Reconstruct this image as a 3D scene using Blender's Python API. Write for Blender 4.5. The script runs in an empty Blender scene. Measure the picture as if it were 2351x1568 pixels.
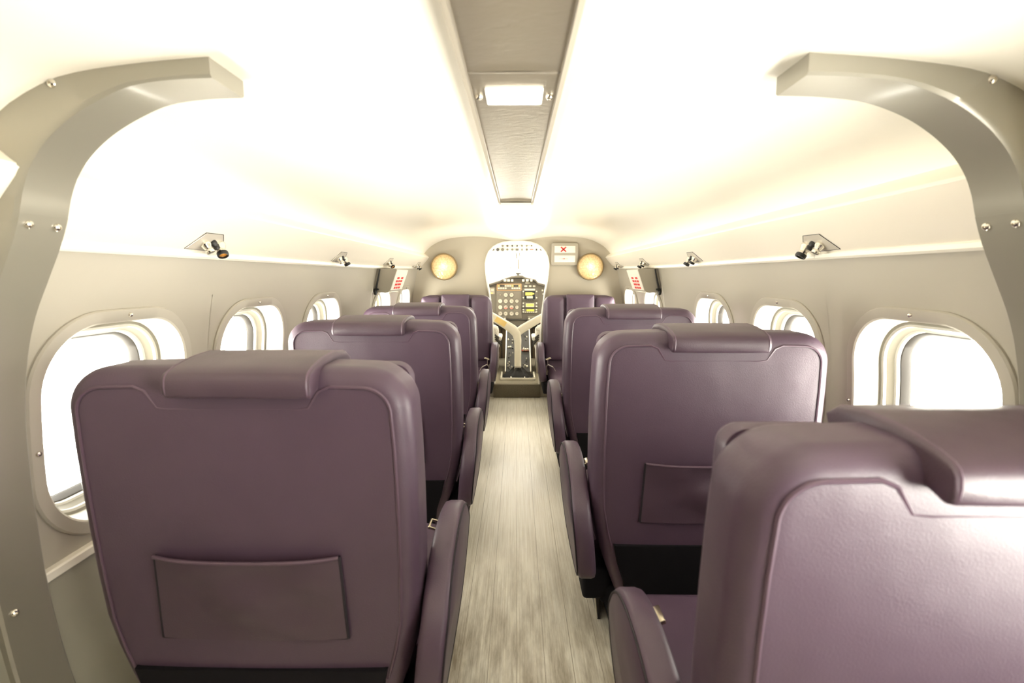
import bpy, bmesh, math, random
from mathutils import Vector, Matrix
random.seed(7)
S = bpy.context.scene
COL = S.collection
PI = math.pi

# ------------------------------------------------------------------ materials
def mat(name, col, rough=.5, metal=0., coat=0., coat_rough=.1, spec=.5, bump=None, emit=None, estr=0.):
    m = bpy.data.materials.new(name); m.use_nodes = True
    b = m.node_tree.nodes['Principled BSDF']
    b.inputs['Base Color'].default_value = (*col, 1)
    b.inputs['Roughness'].default_value = rough
    b.inputs['Metallic'].default_value = metal
    b.inputs['Coat Weight'].default_value = coat
    b.inputs['Coat Roughness'].default_value = coat_rough
    b.inputs['Specular IOR Level'].default_value = spec
    if emit:
        b.inputs['Emission Color'].default_value = (*emit, 1)
        b.inputs['Emission Strength'].default_value = estr
    if bump:
        sc, st, dist = bump
        N = m.node_tree.nodes; L = m.node_tree.links
        tc = N.new('ShaderNodeTexCoord'); no = N.new('ShaderNodeTexNoise'); bp = N.new('ShaderNodeBump')
        no.inputs['Scale'].default_value = sc; no.inputs['Detail'].default_value = 4
        bp.inputs['Strength'].default_value = st; bp.inputs['Distance'].default_value = dist
        L.new(tc.outputs['Object'], no.inputs['Vector']); L.new(no.outputs['Fac'], bp.inputs['Height'])
        L.new(bp.outputs['Normal'], b.inputs['Normal'])
    return m

def leather(name, a, b_, rough):
    m = mat(name, a, rough, coat=.12, coat_rough=.28)
    N = m.node_tree.nodes; L = m.node_tree.links; B = N['Principled BSDF']
    tc = N.new('ShaderNodeTexCoord')
    n1 = N.new('ShaderNodeTexNoise'); n1.inputs['Scale'].default_value = 9; n1.inputs['Detail'].default_value = 5
    mx = N.new('ShaderNodeMix'); mx.data_type = 'RGBA'
    mx.inputs[6].default_value = (*a, 1); mx.inputs[7].default_value = (*b_, 1)
    v = N.new('ShaderNodeTexVoronoi'); v.inputs['Scale'].default_value = 420
    n2 = N.new('ShaderNodeTexNoise'); n2.inputs['Scale'].default_value = 7; n2.inputs['Detail'].default_value = 2
    b1 = N.new('ShaderNodeBump'); b1.inputs['Strength'].default_value = .10; b1.inputs['Distance'].default_value = .002
    b2 = N.new('ShaderNodeBump'); b2.inputs['Strength'].default_value = .25; b2.inputs['Distance'].default_value = .02
    for t in (n1, v, n2): L.new(tc.outputs['Object'], t.inputs['Vector'])
    L.new(n1.outputs['Fac'], mx.inputs[0]); L.new(mx.outputs[2], B.inputs['Base Color'])
    L.new(v.outputs['Distance'], b1.inputs['Height']); L.new(n2.outputs['Fac'], b2.inputs['Height'])
    L.new(b1.outputs['Normal'], b2.inputs['Normal']); L.new(b2.outputs['Normal'], B.inputs['Normal'])
    return m

def floor_mat():
    m = mat('worn_plank_floor', (.6, .55, .45), .38, coat=.25, coat_rough=.25)
    N = m.node_tree.nodes; L = m.node_tree.links; B = N['Principled BSDF']
    tc = N.new('ShaderNodeTexCoord')
    mp = N.new('ShaderNodeMapping'); mp.inputs['Scale'].default_value = (1, .012, 1)
    n = N.new('ShaderNodeTexNoise'); n.inputs['Scale'].default_value = 260; n.inputs['Detail'].default_value = 5
    mp2 = N.new('ShaderNodeMapping'); mp2.inputs['Scale'].default_value = (1, .16, 1)
    n2 = N.new('ShaderNodeTexNoise'); n2.inputs['Scale'].default_value = 22; n2.inputs['Detail'].default_value = 6; n2.inputs['Roughness'].default_value = .65
    L.new(tc.outputs['Object'], mp.inputs['Vector']); L.new(mp.outputs['Vector'], n.inputs['Vector'])
    L.new(tc.outputs['Object'], mp2.inputs['Vector']); L.new(mp2.outputs['Vector'], n2.inputs['Vector'])
    r1 = N.new('ShaderNodeValToRGB'); e = r1.color_ramp.elements
    e[0].position = .32; e[0].color = (.72, .66, .54, 1); e[1].position = .62; e[1].color = (.92, .88, .78, 1)
    r2 = N.new('ShaderNodeValToRGB'); e = r2.color_ramp.elements
    e[0].position = .36; e[0].color = (.40, .36, .30, 1); e[1].position = .60; e[1].color = (1, 1, 1, 1)
    mx = N.new('ShaderNodeMix'); mx.data_type = 'RGBA'; mx.blend_type = 'MULTIPLY'
    # scuffing is heaviest aft and fades forward
    sy = N.new('ShaderNodeSeparateXYZ'); L.new(tc.outputs['Object'], sy.inputs[0])
    wr = N.new('ShaderNodeMapRange'); wr.inputs[1].default_value = 1.15; wr.inputs[2].default_value = 1.9; wr.inputs[3].default_value = 1; wr.inputs[4].default_value = .12
    L.new(sy.outputs['Y'], wr.inputs[0]); L.new(wr.outputs[0], mx.inputs[0])
    L.new(n.outputs['Fac'], r1.inputs[0]); L.new(n2.outputs['Fac'], r2.inputs[0])
    L.new(r1.outputs[0], mx.inputs[6]); L.new(r2.outputs[0], mx.inputs[7])
    # plank joints: narrow dark lines every 75 mm across
    sx = N.new('ShaderNodeSeparateXYZ'); L.new(tc.outputs['Object'], sx.inputs[0])
    md = N.new('ShaderNodeMath'); md.operation = 'PINGPONG'; md.inputs[1].default_value = .0375
    L.new(sx.outputs['X'], md.inputs[0])
    lt = N.new('ShaderNodeMath'); lt.operation = 'LESS_THAN'; lt.inputs[1].default_value = .0008
    L.new(md.outputs[0], lt.inputs[0])
    mx2 = N.new('ShaderNodeMix'); mx2.data_type = 'RGBA'; mx2.inputs[7].default_value = (.36, .31, .23, 1)
    L.new(lt.outputs[0], mx2.inputs[0]); L.new(mx.outputs[2], mx2.inputs[6])
    L.new(mx2.outputs[2], B.inputs['Base Color'])
    bp = N.new('ShaderNodeBump'); bp.inputs['Strength'].default_value = .15; bp.inputs['Distance'].default_value = .002
    L.new(n.outputs['Fac'], bp.inputs['Height']); L.new(bp.outputs['Normal'], B.inputs['Normal'])
    return m

def glass_mat():
    m = bpy.data.materials.new('clear_pane'); m.use_nodes = True
    N = m.node_tree.nodes; L = m.node_tree.links; N.clear()
    o = N.new('ShaderNodeOutputMaterial'); mx = N.new('ShaderNodeMixShader')
    t = N.new('ShaderNodeBsdfTransparent'); g = N.new('ShaderNodeBsdfGlossy'); f = N.new('ShaderNodeLayerWeight')
    p = N.new('ShaderNodeMath'); p.operation = 'POWER'; p.inputs[1].default_value = 5
    q = N.new('ShaderNodeMath'); q.operation = 'MULTIPLY_ADD'; q.inputs[1].default_value = .5; q.inputs[2].default_value = .03
    t.inputs[0].default_value = (.97, .97, .95, 1); g.inputs['Roughness'].default_value = .02; f.inputs[0].default_value = .5
    L.new(f.outputs['Facing'], p.inputs[0]); L.new(p.outputs[0], q.inputs[0])
    L.new(q.outputs[0], mx.inputs[0]); L.new(t.outputs[0], mx.inputs[1]); L.new(g.outputs[0], mx.inputs[2]); L.new(mx.outputs[0], o.inputs[0])
    return m

def lamp_glass_mat():
    # lit pressed-glass lamp: hottest over its bulb, amber toward the rim
    m = mat('lit_pressed_glass', (.42, .30, .14), .2)
    N = m.node_tree.nodes; L = m.node_tree.links; B = N['Principled BSDF']
    tc = N.new('ShaderNodeTexCoord'); ln = N.new('ShaderNodeVectorMath'); ln.operation = 'LENGTH'
    L.new(tc.outputs['Object'], ln.inputs[0])
    r = N.new('ShaderNodeValToRGB'); e = r.color_ramp.elements
    e[0].position = .02; e[0].color = (3.0, 2.6, 1.9, 1); e[1].position = .105; e[1].color = (.22, .12, .035, 1)
    x = r.color_ramp.elements.new(.055); x.color = (.85, .62, .32, 1)
    v = N.new('ShaderNodeTexVoronoi'); v.inputs['Scale'].default_value = 75
    L.new(tc.outputs['Object'], v.inputs['Vector'])
    mm = N.new('ShaderNodeMath'); mm.operation = 'MULTIPLY_ADD'; mm.inputs[1].default_value = .9; mm.inputs[2].default_value = .62
    L.new(v.outputs['Distance'], mm.inputs[0])
    L.new(ln.outputs['Value'], r.inputs[0]); L.new(r.outputs[0], B.inputs['Emission Color']); L.new(mm.outputs[0], B.inputs['Emission Strength'])
    bp = N.new('ShaderNodeBump'); bp.inputs['Strength'].default_value = .8; bp.inputs['Distance'].default_value = .004
    L.new(v.outputs['Distance'], bp.inputs['Height']); L.new(bp.outputs['Normal'], B.inputs['Normal'])
    return m

def duct_mat():
    m = mat('brushed_foil', (.42, .375, .30), .34, metal=.75)
    N = m.node_tree.nodes; L = m.node_tree.links; B = N['Principled BSDF']
    tc = N.new('ShaderNodeTexCoord'); n = N.new('ShaderNodeTexNoise'); n.inputs['Scale'].default_value = 45; n.inputs['Detail'].default_value = 5
    n.inputs['Distortion'].default_value = .6
    mp = N.new('ShaderNodeMapping'); mp.inputs['Scale'].default_value = (.7, 1.3, 1)
    bp = N.new('ShaderNodeBump'); bp.inputs['Strength'].default_value = .14; bp.inputs['Distance'].default_value = .005
    L.new(tc.outputs['Object'], mp.inputs['Vector']); L.new(mp.outputs['Vector'], n.inputs['Vector'])
    L.new(n.outputs['Fac'], bp.inputs['Height']); L.new(bp.outputs['Normal'], B.inputs['Normal'])
    return m

M = dict(
    ceiling=mat('cream_ceiling_paint', (.90, .86, .76), .42, coat=.35, coat_rough=.22),
    bin=mat('cream_bin_paint', (.86, .80, .69), .42, coat=.3, coat_rough=.25),
    wall=mat('greige_wall_paint', (.375, .345, .285), .40, coat=.35, coat_rough=.12),
    lower=mat('lower_wall_grey', (.30, .285, .23), .5),
    rib=mat('greige_rib_paint', (.27, .25, .205), .34, metal=.25, coat=.35, coat_rough=.15),
    trim=mat('white_trim', (.86, .82, .72), .35),
    flange=mat('window_flange', (.40, .37, .31), .35, coat=.2),
    reveal=mat('white_reveal', (.50, .485, .43), .45),
    inner=mat('beige_inner_frame', (.17, .155, .12), .4),
    gasket=mat('dark_gasket', (.045, .04, .035), .6),
    glass=glass_mat(), floor=floor_mat(),
    leather=leather('purple_leather', (.069, .040, .066), (.090, .055, .086), .47),
    pillow=leather('purple_leather_pillow', (.060, .035, .054), (.078, .048, .069), .44),
    piping=mat('purple_piping', (.10, .06, .09), .4),
    seam=mat('dark_seam', (.012, .008, .014), .6),
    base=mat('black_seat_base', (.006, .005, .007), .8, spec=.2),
    legm=mat('seat_leg_metal', (.10, .09, .08), .35, metal=.6),
    legedge=mat('pale_leg_edge', (.7, .65, .55), .4),
    chrome=mat('chrome', (.78, .74, .66), .14, metal=1),
    plate=mat('satin_plate', (.66, .61, .52), .42, metal=.35),
    brass=mat('belt_buckle_metal', (.62, .55, .42), .25, metal=1),
    strap=mat('brown_webbing', (.26, .18, .11), .8),
    whitebelt=mat('pale_webbing', (.75, .70, .62), .7),
    black=mat('black_plastic', (.008, .008, .008), .35),
    amber=mat('amber_lens', (.75, .32, .05), .12, bump=(300, .5, .002)),
    duct=duct_mat(), ductside=mat('duct_side_metal', (.34, .305, .25), .35, metal=.45),
    lampon=mat('lit_lamp_cover', (.9, .88, .8), .4, emit=(1, .93, .80), estr=3.0),
    lampglass=lamp_glass_mat(), rimgold=mat('lamp_rim', (.35, .25, .13), .35, metal=.6),
    signbox=mat('sign_housing', (.42, .38, .31), .4), signwhite=mat('sign_window', (.86, .82, .74), .4),
    red=mat('red_print', (.62, .03, .025), .5), faint=mat('faint_red_print', (.55, .20, .16), .5), pink=mat('pink_print', (.75, .55, .45), .5),
    bulkhead=mat('bulkhead_paint', (.47, .425, .34), .34, coat=.4, coat_rough=.15),
    darkened_wall=mat('darkened_rear_wall', (.035, .028, .03), .9),
    exitgrey=mat('exit_box_grey', (.38, .35, .29), .5), exitwhite=mat('exit_box_white', (.78, .74, .65), .4),
    carpet=mat('brown_carpet', (.20, .175, .125), .95, bump=(180, .8, .01)),
    panel=mat('instrument_grey', (.13, .115, .09), .55), panel2=mat('subpanel_grey', (.165, .145, .115), .5),
    hood=mat('glareshield', (.13, .115, .09), .6),
    cream=mat('cream_enamel', (.76, .72, .61), .3, coat=.3), dial=mat('dial_face', (.68, .64, .54), .35),
    dialdark=mat('dial_dark', (.05, .045, .04), .3), yellow=mat('yellow_display', (.75, .58, .12), .4, emit=(.9, .68, .12), estr=.35),
    lime=mat('lime_display', (.70, .68, .06), .4, emit=(.85, .8, .06), estr=.35), screen=mat('dark_screen', (.02, .025, .03), .2),
    orange=mat('orange_frame', (.72, .42, .20), .5), orangered=mat('orange_knob', (.75, .16, .05), .4),
    plac=mat('yellow_placard', (.75, .56, .22), .5), fur=mat('white_sheepskin', (.82, .79, .72), .95, bump=(90, 1, .02)),
    brown=mat('brown_footwell', (.13, .09, .05), .7), dark=mat('dark_footwell', (.02, .016, .012), .7),
    pedestal=mat('pedestal_grey', (.035, .032, .027), .6, spec=.25),
    boot=mat('black_leather_boot', (.006, .005, .005), .5, spec=.25), white=mat('white_paint', (.85, .83, .77), .4),
)

# ------------------------------------------------------------------ mesh helpers
def obj(name, bm, m, parent=None, smooth=True, angle=40):
    bmesh.ops.remove_doubles(bm, verts=bm.verts, dist=1e-6)
    bmesh.ops.recalc_face_normals(bm, faces=bm.faces)
    me = bpy.data.meshes.new(name); bm.to_mesh(me); bm.free()
    for mm in (m if isinstance(m, (list, tuple)) else [m]): me.materials.append(mm)
    if smooth:
        for p in me.polygons: p.use_smooth = True
        me.set_sharp_from_angle(angle=math.radians(angle))
    o = bpy.data.objects.new(name, me); COL.objects.link(o)
    if parent: o.parent = parent
    return o
def tag(o, label, cat, group=None, kind=None):
    o['label'] = label; o['category'] = cat
    if group: o['group'] = group
    if kind: o['kind'] = kind
    return o
def struct(o, label, cat): return tag(o, label, cat, kind='structure')
def thing(name, label, cat, loc=(0, 0, 0), rz=0, group=None):
    o = bpy.data.objects.new(name, None); COL.objects.link(o); o.empty_display_size = .05
    o.location = loc; o.rotation_euler = (0, 0, rz)
    return tag(o, label, cat, group)
def BM(): return bmesh.new()
def loft(bm, rings, closed=True, cap0=False, cap1=False, mi=0):
    R = [[bm.verts.new(p) for p in r] for r in rings]
    n = len(rings[0])
    for a, b in zip(R, R[1:]):
        for i in range(n if closed else n - 1):
            j = (i + 1) % n
            try: bm.faces.new((a[i], a[j], b[j], b[i])).material_index = mi
            except ValueError: pass
    if cap0: bm.faces.new(R[0][::-1]).material_index = mi
    if cap1: bm.faces.new(R[-1]).material_index = mi
def rbox(bm, c, s, r=.01, seg=3, rot=None):
    v = bmesh.ops.create_cube(bm, size=1)['verts']
    for x in v: x.co = Vector((x.co.x * s[0], x.co.y * s[1], x.co.z * s[2]))
    if r > 0:
        es = list({e for x in v for e in x.link_edges})
        g = bmesh.ops.bevel(bm, geom=es, offset=min(r, min(s) * .49), segments=seg, affect='EDGES', profile=.5)
        v = list({x for f in g['faces'] for x in f.verts} | {x for x in v if x.is_valid})
    T = Matrix.Translation(Vector(c)) @ (rot.to_4x4() if rot else Matrix.Identity(4))
    for x in v: x.co = T @ x.co
    return v
def lathe(bm, prof, mtx, n=24, cap=True):
    rings = []
    for r, h in prof:
        rings.append([mtx @ Vector((max(r, 1e-5) * math.cos(2 * PI * i / n), max(r, 1e-5) * math.sin(2 * PI * i / n), h)) for i in range(n)])
    loft(bm, rings, True, cap, cap)
def axis_m(p, d):
    d = Vector(d).normalized()
    return Matrix.Translation(Vector(p)) @ d.to_track_quat('Z', 'Y').to_matrix().to_4x4()
def tube(bm, pts, r, n=8, closed=False):
    pts = [Vector(p) for p in pts]; rings = []
    N = len(pts); up0 = None
    for i in range(N):
        a = pts[(i - 1) % N] if (closed or i > 0) else pts[i]
        b = pts[(i + 1) % N] if (closed or i < N - 1) else pts[i]
        d = (b - a).normalized()
        if up0 is None:
            up0 = d.orthogonal().normalized()
        up0 = (up0 - d * up0.dot(d)).normalized()
        w = d.cross(up0)
        rr = r[i] if isinstance(r, (list, tuple)) else r
        rings.append([pts[i] + up0 * rr * math.cos(2 * PI * k / n) + w * rr * math.sin(2 * PI * k / n) for k in range(n)])
    if closed: rings.append(rings[0])
    loft(bm, rings, True, not closed, not closed)
def rrect(hw, hh, r, inset=0, k=12, e=4):
    """rounded rectangle, CCW, (u,v) list; corner radius shrinks with inset (parallel offset)"""
    hw -= inset; hh -= inset; r = max(r - inset, .004); r = min(r, hw * .999, hh * .999)
    out = []
    cs = [(hw - r, hh - r, 0), (-hw + r, hh - r, 90), (-hw + r, -hh + r, 180), (hw - r, -hh + r, 270)]
    for i, (cx, cy, a0) in enumerate(cs):
        for j in range(k + 1):
            a = math.radians(a0 + 90 * j / k); out.append((cx + r * math.cos(a), cy + r * math.sin(a)))
        nx, ny, a1 = cs[(i + 1) % 4]
        p = out[-1]; q = (nx + r * math.cos(math.radians(a1)), ny + r * math.sin(math.radians(a1)))
        for j in range(1, e): out.append((p[0] + (q[0] - p[0]) * j / e, p[1] + (q[1] - p[1]) * j / e))
    return out
def interp(pts, x):
    if x <= pts[0][0]: return pts[0][1]
    for i in range(len(pts) - 1):
        (x0, y0), (x1, y1) = pts[i], pts[i + 1]
        if x <= x1:
            def sl(a):
                if a <= 0 or a >= len(pts) - 1:
                    a = min(max(a, 0), len(pts) - 2); return (pts[a + 1][1] - pts[a][1]) / (pts[a + 1][0] - pts[a][0])
                return (pts[a + 1][1] - pts[a - 1][1]) / (pts[a + 1][0] - pts[a - 1][0])
            h = x1 - x0; t = (x - x0) / h; m0 = sl(i) * h; m1 = sl(i + 1) * h
            return (2*t**3 - 3*t*t + 1) * y0 + (t**3 - 2*t*t + t) * m0 + (-2*t**3 + 3*t*t) * y1 + (t**3 - t*t) * m1
    return pts[-1][1]

# ------------------------------------------------------------------ hull numbers (metres; X right, Y forward, Z up, floor at 0)
WP = [(-.03, .735), (.0, .745), (.13, .805), (.26, .845), (.45, .872), (.6, .878), (.75, .872), (.88, .856), (.95, .843), (1.02, .829), (1.09, .813), (1.2, .775)]
def W(z): return interp(WP, z)
CP = [(0, 1.352), (.2, 1.352), (.34, 1.350), (.44, 1.344), (.536, 1.333), (.6, 1.318), (.652, 1.297), (.71, 1.262), (.754, 1.215), (.782, 1.180), (.80, 1.15)]
CN = [(0, 1.331), (.2, 1.334), (.34, 1.332), (.44, 1.326), (.54, 1.318), (.643, 1.303), (.70, 1.280), (.745, 1.252), (.775, 1.222), (.80, 1.185)]
def CZ(x, y):
    f = min(max((y - 1.0) / 2.4, 0), 1); f = f * f * (3 - 2 * f)
    return CZ0(x, y) * f + interp(CN, abs(x)) * (1 - f)
def CZ0(x, y):
    t = min(max((y - 3.55) / .45, 0), 1); t = t * t * (3 - 2 * t)
    return interp(CP, abs(x)) - .034 * math.exp(-(x / .2) ** 2) * t
YB, YF = -1.5, 4.0
WINC = [.44, 1.026, 1.552, 2.115, 3.045, 3.635]
WHW, WHH, WR, WCZ = .216, .231, .150, .722

# floor
bm = BM(); rbox(bm, (0, (YB + YF) / 2 + .04, -.02), (1.56, YF - YB + .08, .04), 0)
struct(obj('floor', bm, M['floor'], smooth=False), 'pale worn plank cabin floor running up the aisle between the seats', 'floor')

# side walls: grid strips, with a ring of faces round each window opening
def wall(sd, name):
    bm = BM()
    rows = [-.03 + i * (1.13 / 44) for i in range(45)]
    def pt(y, z): return (sd * W(z), y, z)
    def grid(y0, y1, zs, n):
        # neighbouring strips overlap a little, a hair behind the window patches, so no daylight slips through
        y0 -= .006; y1 += .006; n = max(n, 2)
        zz = [zs[0] - .006] + list(zs[1:-1]) + [zs[-1] + .006]
        loft(bm, [[(sd * (W(z) + .0012), y0 + (y1 - y0) * i / n, z) for z in zz] for i in range(n + 1)], closed=False)
    light_opening = None
    wins = [c for c in WINC if sd > 0 or c > 1]
    light_opening = (-.46, .195) if sd > 0 else None  # unseen opening added to light the near right seat
    HB = .235; zb, zt = WCZ - .25, WCZ + .25
    y = YB
    def plain(a, b):
        if b - a < 1e-4: return
        if light_opening and a < light_opening[0] < b:
            grid(a, light_opening[0], rows, 4); grid(light_opening[1], b, rows, 3)
            grid(light_opening[0], light_opening[1], rows[:20], 3); grid(light_opening[0], light_opening[1], rows[41:], 3); return
        grid(a, b, rows, max(1, int((b - a) / .1)))
    for c in wins:
        plain(y, c - HB)
        lo = [-.03 + (zb + .03) * i / 18 for i in range(19)]; hi = [zt + (1.10 - zt) * i / 8 for i in range(9)]
        grid(c - HB, c + HB, lo, 4); grid(c - HB, c + HB, hi, 4)
        inner = rrect(WHW, WHH, WR, .012)
        outer = []
        for u, v in inner:
            k = max(abs(u) / HB, abs(v) / .25); outer.append((u / k, v / k))
        for cu in (-HB, HB):
            for cv in (-.25, .25):
                i = min(range(len(outer)), key=lambda q: (outer[q][0] - cu) ** 2 + (outer[q][1] - cv) ** 2); outer[i] = (cu, cv)
        rings = []
        for t in (0, .34, .67, 1):
            rings.append([pt(c + a[0] + (b[0] - a[0]) * t, WCZ + a[1] + (b[1] - a[1]) * t) for a, b in zip(inner, outer)])
        loft(bm, rings)
        y = c + HB
    plain(y, YF + .03)
    o = obj(name, bm, M['wall'])
    struct(o, 'curved greige cabin side wall on the %s, pierced by rounded windows' % ('left' if sd < 0 else 'right'), 'wall')
    # lower panel skin below the sill rail
    bm = BM(); zs = [0.0 + .462 * i / 16 for i in range(17)]
    ya = YB
    loft(bm, [[(sd * (W(z) - .006), ya + (YF - ya) * i / 30, z) for z in zs] for i in range(31)], closed=False)
    obj('lower_panel', bm, M['lower'], o)
    return o
wall(-1, 'wall_left'); wall(1, 'wall_right')

def skew(a, b): return [(a[i] + (b[i] - a[i])) for i in range(3)]
nwin = 0
def window(sd, yc, k, desc):
    o = thing('window_%d' % k, desc, 'window', (sd * W(WCZ), yc, WCZ)); o['kind'] = 'structure'
    X0 = W(WCZ)
    def P(u, v, dx): return (sd * (W(WCZ + v) + dx - X0), u, v)
    def ring(ins, dx): return [P(u, v, dx) for u, v in rrect(WHW, WHH, WR, ins)]
    def part(name, prof, m, ang=35):
        bm = BM(); loft(bm, [ring(i, d) for i, d in prof]); return obj(name, bm, m, o, angle=ang)
    fl = part('window_flange', [(0, .006), (0, -.004), (.003, -.008), (.024, -.009), (.028, -.006), (.029, .008)], M['flange'])
    part('reveal', [(.026, 0), (.029, .012), (.034, .052), (.046, .055), (.046, .062)], M['reveal'])
    part('inner_frame', [(.0345, .052), (.040, .053), (.044, .058), (.050, .072), (.054, .076), (.0545, .083)], M['inner'])
    part('inner_lip', [(.053, .0755), (.0585, .078), (.059, .086), (.0595, .090)], M['reveal'])
    part('gasket', [(.0585, .086), (.062, .087), (.070, .098), (.072, .104)], M['gasket'])
    bm = BM(); r0 = [(0, u, v) for u, v in rrect(WHW, WHH, WR, .069)]
    f = bm.faces.new([bm.verts.new((sd * (W(WCZ + v) + .099 - X0), u, v)) for _, u, v in r0])
    bmesh.ops.triangulate(bm, faces=[f])
    obj('pane', bm, M['glass'], o, smooth=False)
    for u, v in ((0, WHH - .014), (-WHW + .014, -.02), (WHW - .014, -.02), (0, -WHH + .014)):
        bm = BM(); p = P(u, v, -.008)
        lathe(bm, [(.0055, -.002), (.0055, .001), (.004, .0035), (.0012, .0042), (.0012, .0025), (0, .0025)], axis_m(p, (-sd, 0, 0)), 12)
        obj('screw', bm, M['chrome'], o)
    return o
near = ['nearest the camera beside the first seat', 'second from the camera', 'third from the camera', 'under the red-printed box, fourth from the camera', 'farthest, next to the bulkhead']
for sd in (-1, 1):
    for c in WINC:
        if sd < 0 and c < 1: continue      # the left side has a blank panel beside the camera
        nwin += 1
        i = WINC.index(c) - 1
        side = 'left' if sd < 0 else 'right'
        if i >= 0: d = 'rounded %s cabin window in pale flange, %s' % (side, near[i])
        else: d = 'rounded %s cabin window behind the arched rib, %s' % (side, 'just aft of it')
        window(sd, c, nwin, d)

# unseen hatch added in the right wall, bringing daylight to the nearest right seat
bm = BM(); rings = []
for z0_, z1_, dx in ((.450, 1.028, .0), (.450, 1.028, -.010), (.472, 1.008, -.012), (.474, 1.005, .05)):
    ins = .0 if z0_ < .46 else .022
    ya_, yb_ = -.462 + ins, .197 - ins
    zs = [z0_ + (z1_ - z0_) * i / 12 for i in range(13)]
    rings.append([(W(z) + dx, ya_, z) for z in zs] + [(W(z) + dx, yb_, z) for z in zs[::-1]])
loft(bm, rings)
struct(obj('added_light_hatch', bm, M['flange'], angle=30), 'frame of an added hatch admitting daylight, right wall behind the camera', 'hatch')

# ceiling
bm = BM(); xs = [-.80 + 1.6 * i / 64 for i in range(65)]
ys = [YB + (3.5 - YB) * i / 20 for i in range(21)] + [3.5 + .53 * i / 12 for i in range(1, 13)]
loft(bm, [[(x, y, CZ(x, y)) for x in xs] for y in ys], closed=False)
struct(obj('ceiling', bm, M['ceiling']), 'glossy cream curved cabin ceiling', 'ceiling')

# service ledges along both walls under the ceiling, with their bright lower strip
def ledge(sd, k):
    side = 'left' if sd < 0 else 'right'
    prof = [(.822, 1.072), (.800, 1.085), (.775, 1.113), (.750, 1.142), (.730, 1.166), (.724, 1.176), (.726, 1.184), (.745, 1.200), (.785, 1.222), (.80, 1.23)]
    bm = BM()
    def ext(y): return [(sd * x, y, z + .02 * max(0, (y - 2.6) / 1.4) * (1 if z < 1.1 else 0.1)) for x, z in prof]
    loft(bm, [ext(YB + (YF - .004 - YB) * i / 30) for i in range(31)], closed=False, )
    bm.faces.new([bm.verts.new(p) for p in ext(YF - .004)])
    o = struct(obj('trim_%d' % k, bm, M['bin'], angle=30), 'cream service ledge running along the top of the %s wall' % side, 'ledge')
    bm = BM(); rings = []
    for i in range(31):
        y = YB + (YF - .006 - YB) * i / 30; dz = .02 * max(0, (y - 2.6) / 1.4)
        rings.append([(sd * (W(1.07) + .002), y, 1.066 + dz), (sd * .806, y, 1.066 + dz), (sd * .800, y, 1.071 + dz), (sd * .800, y, 1.080 + dz), (sd * .806, y, 1.085 + dz), (sd * (W(1.08) + .002), y, 1.086 + dz)])
    loft(bm, rings, closed=False); obj('edge_strip', bm, M['trim'], o, angle=30)
    bm = BM(); tube(bm, [(sd * .7245, YB + (YF - .01 - YB) * i / 10, 1.178) for i in range(11)], .0022, 6); obj('edge_bead', bm, M['trim'], o)
ledge(-1, 1); ledge(1, 2)

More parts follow.
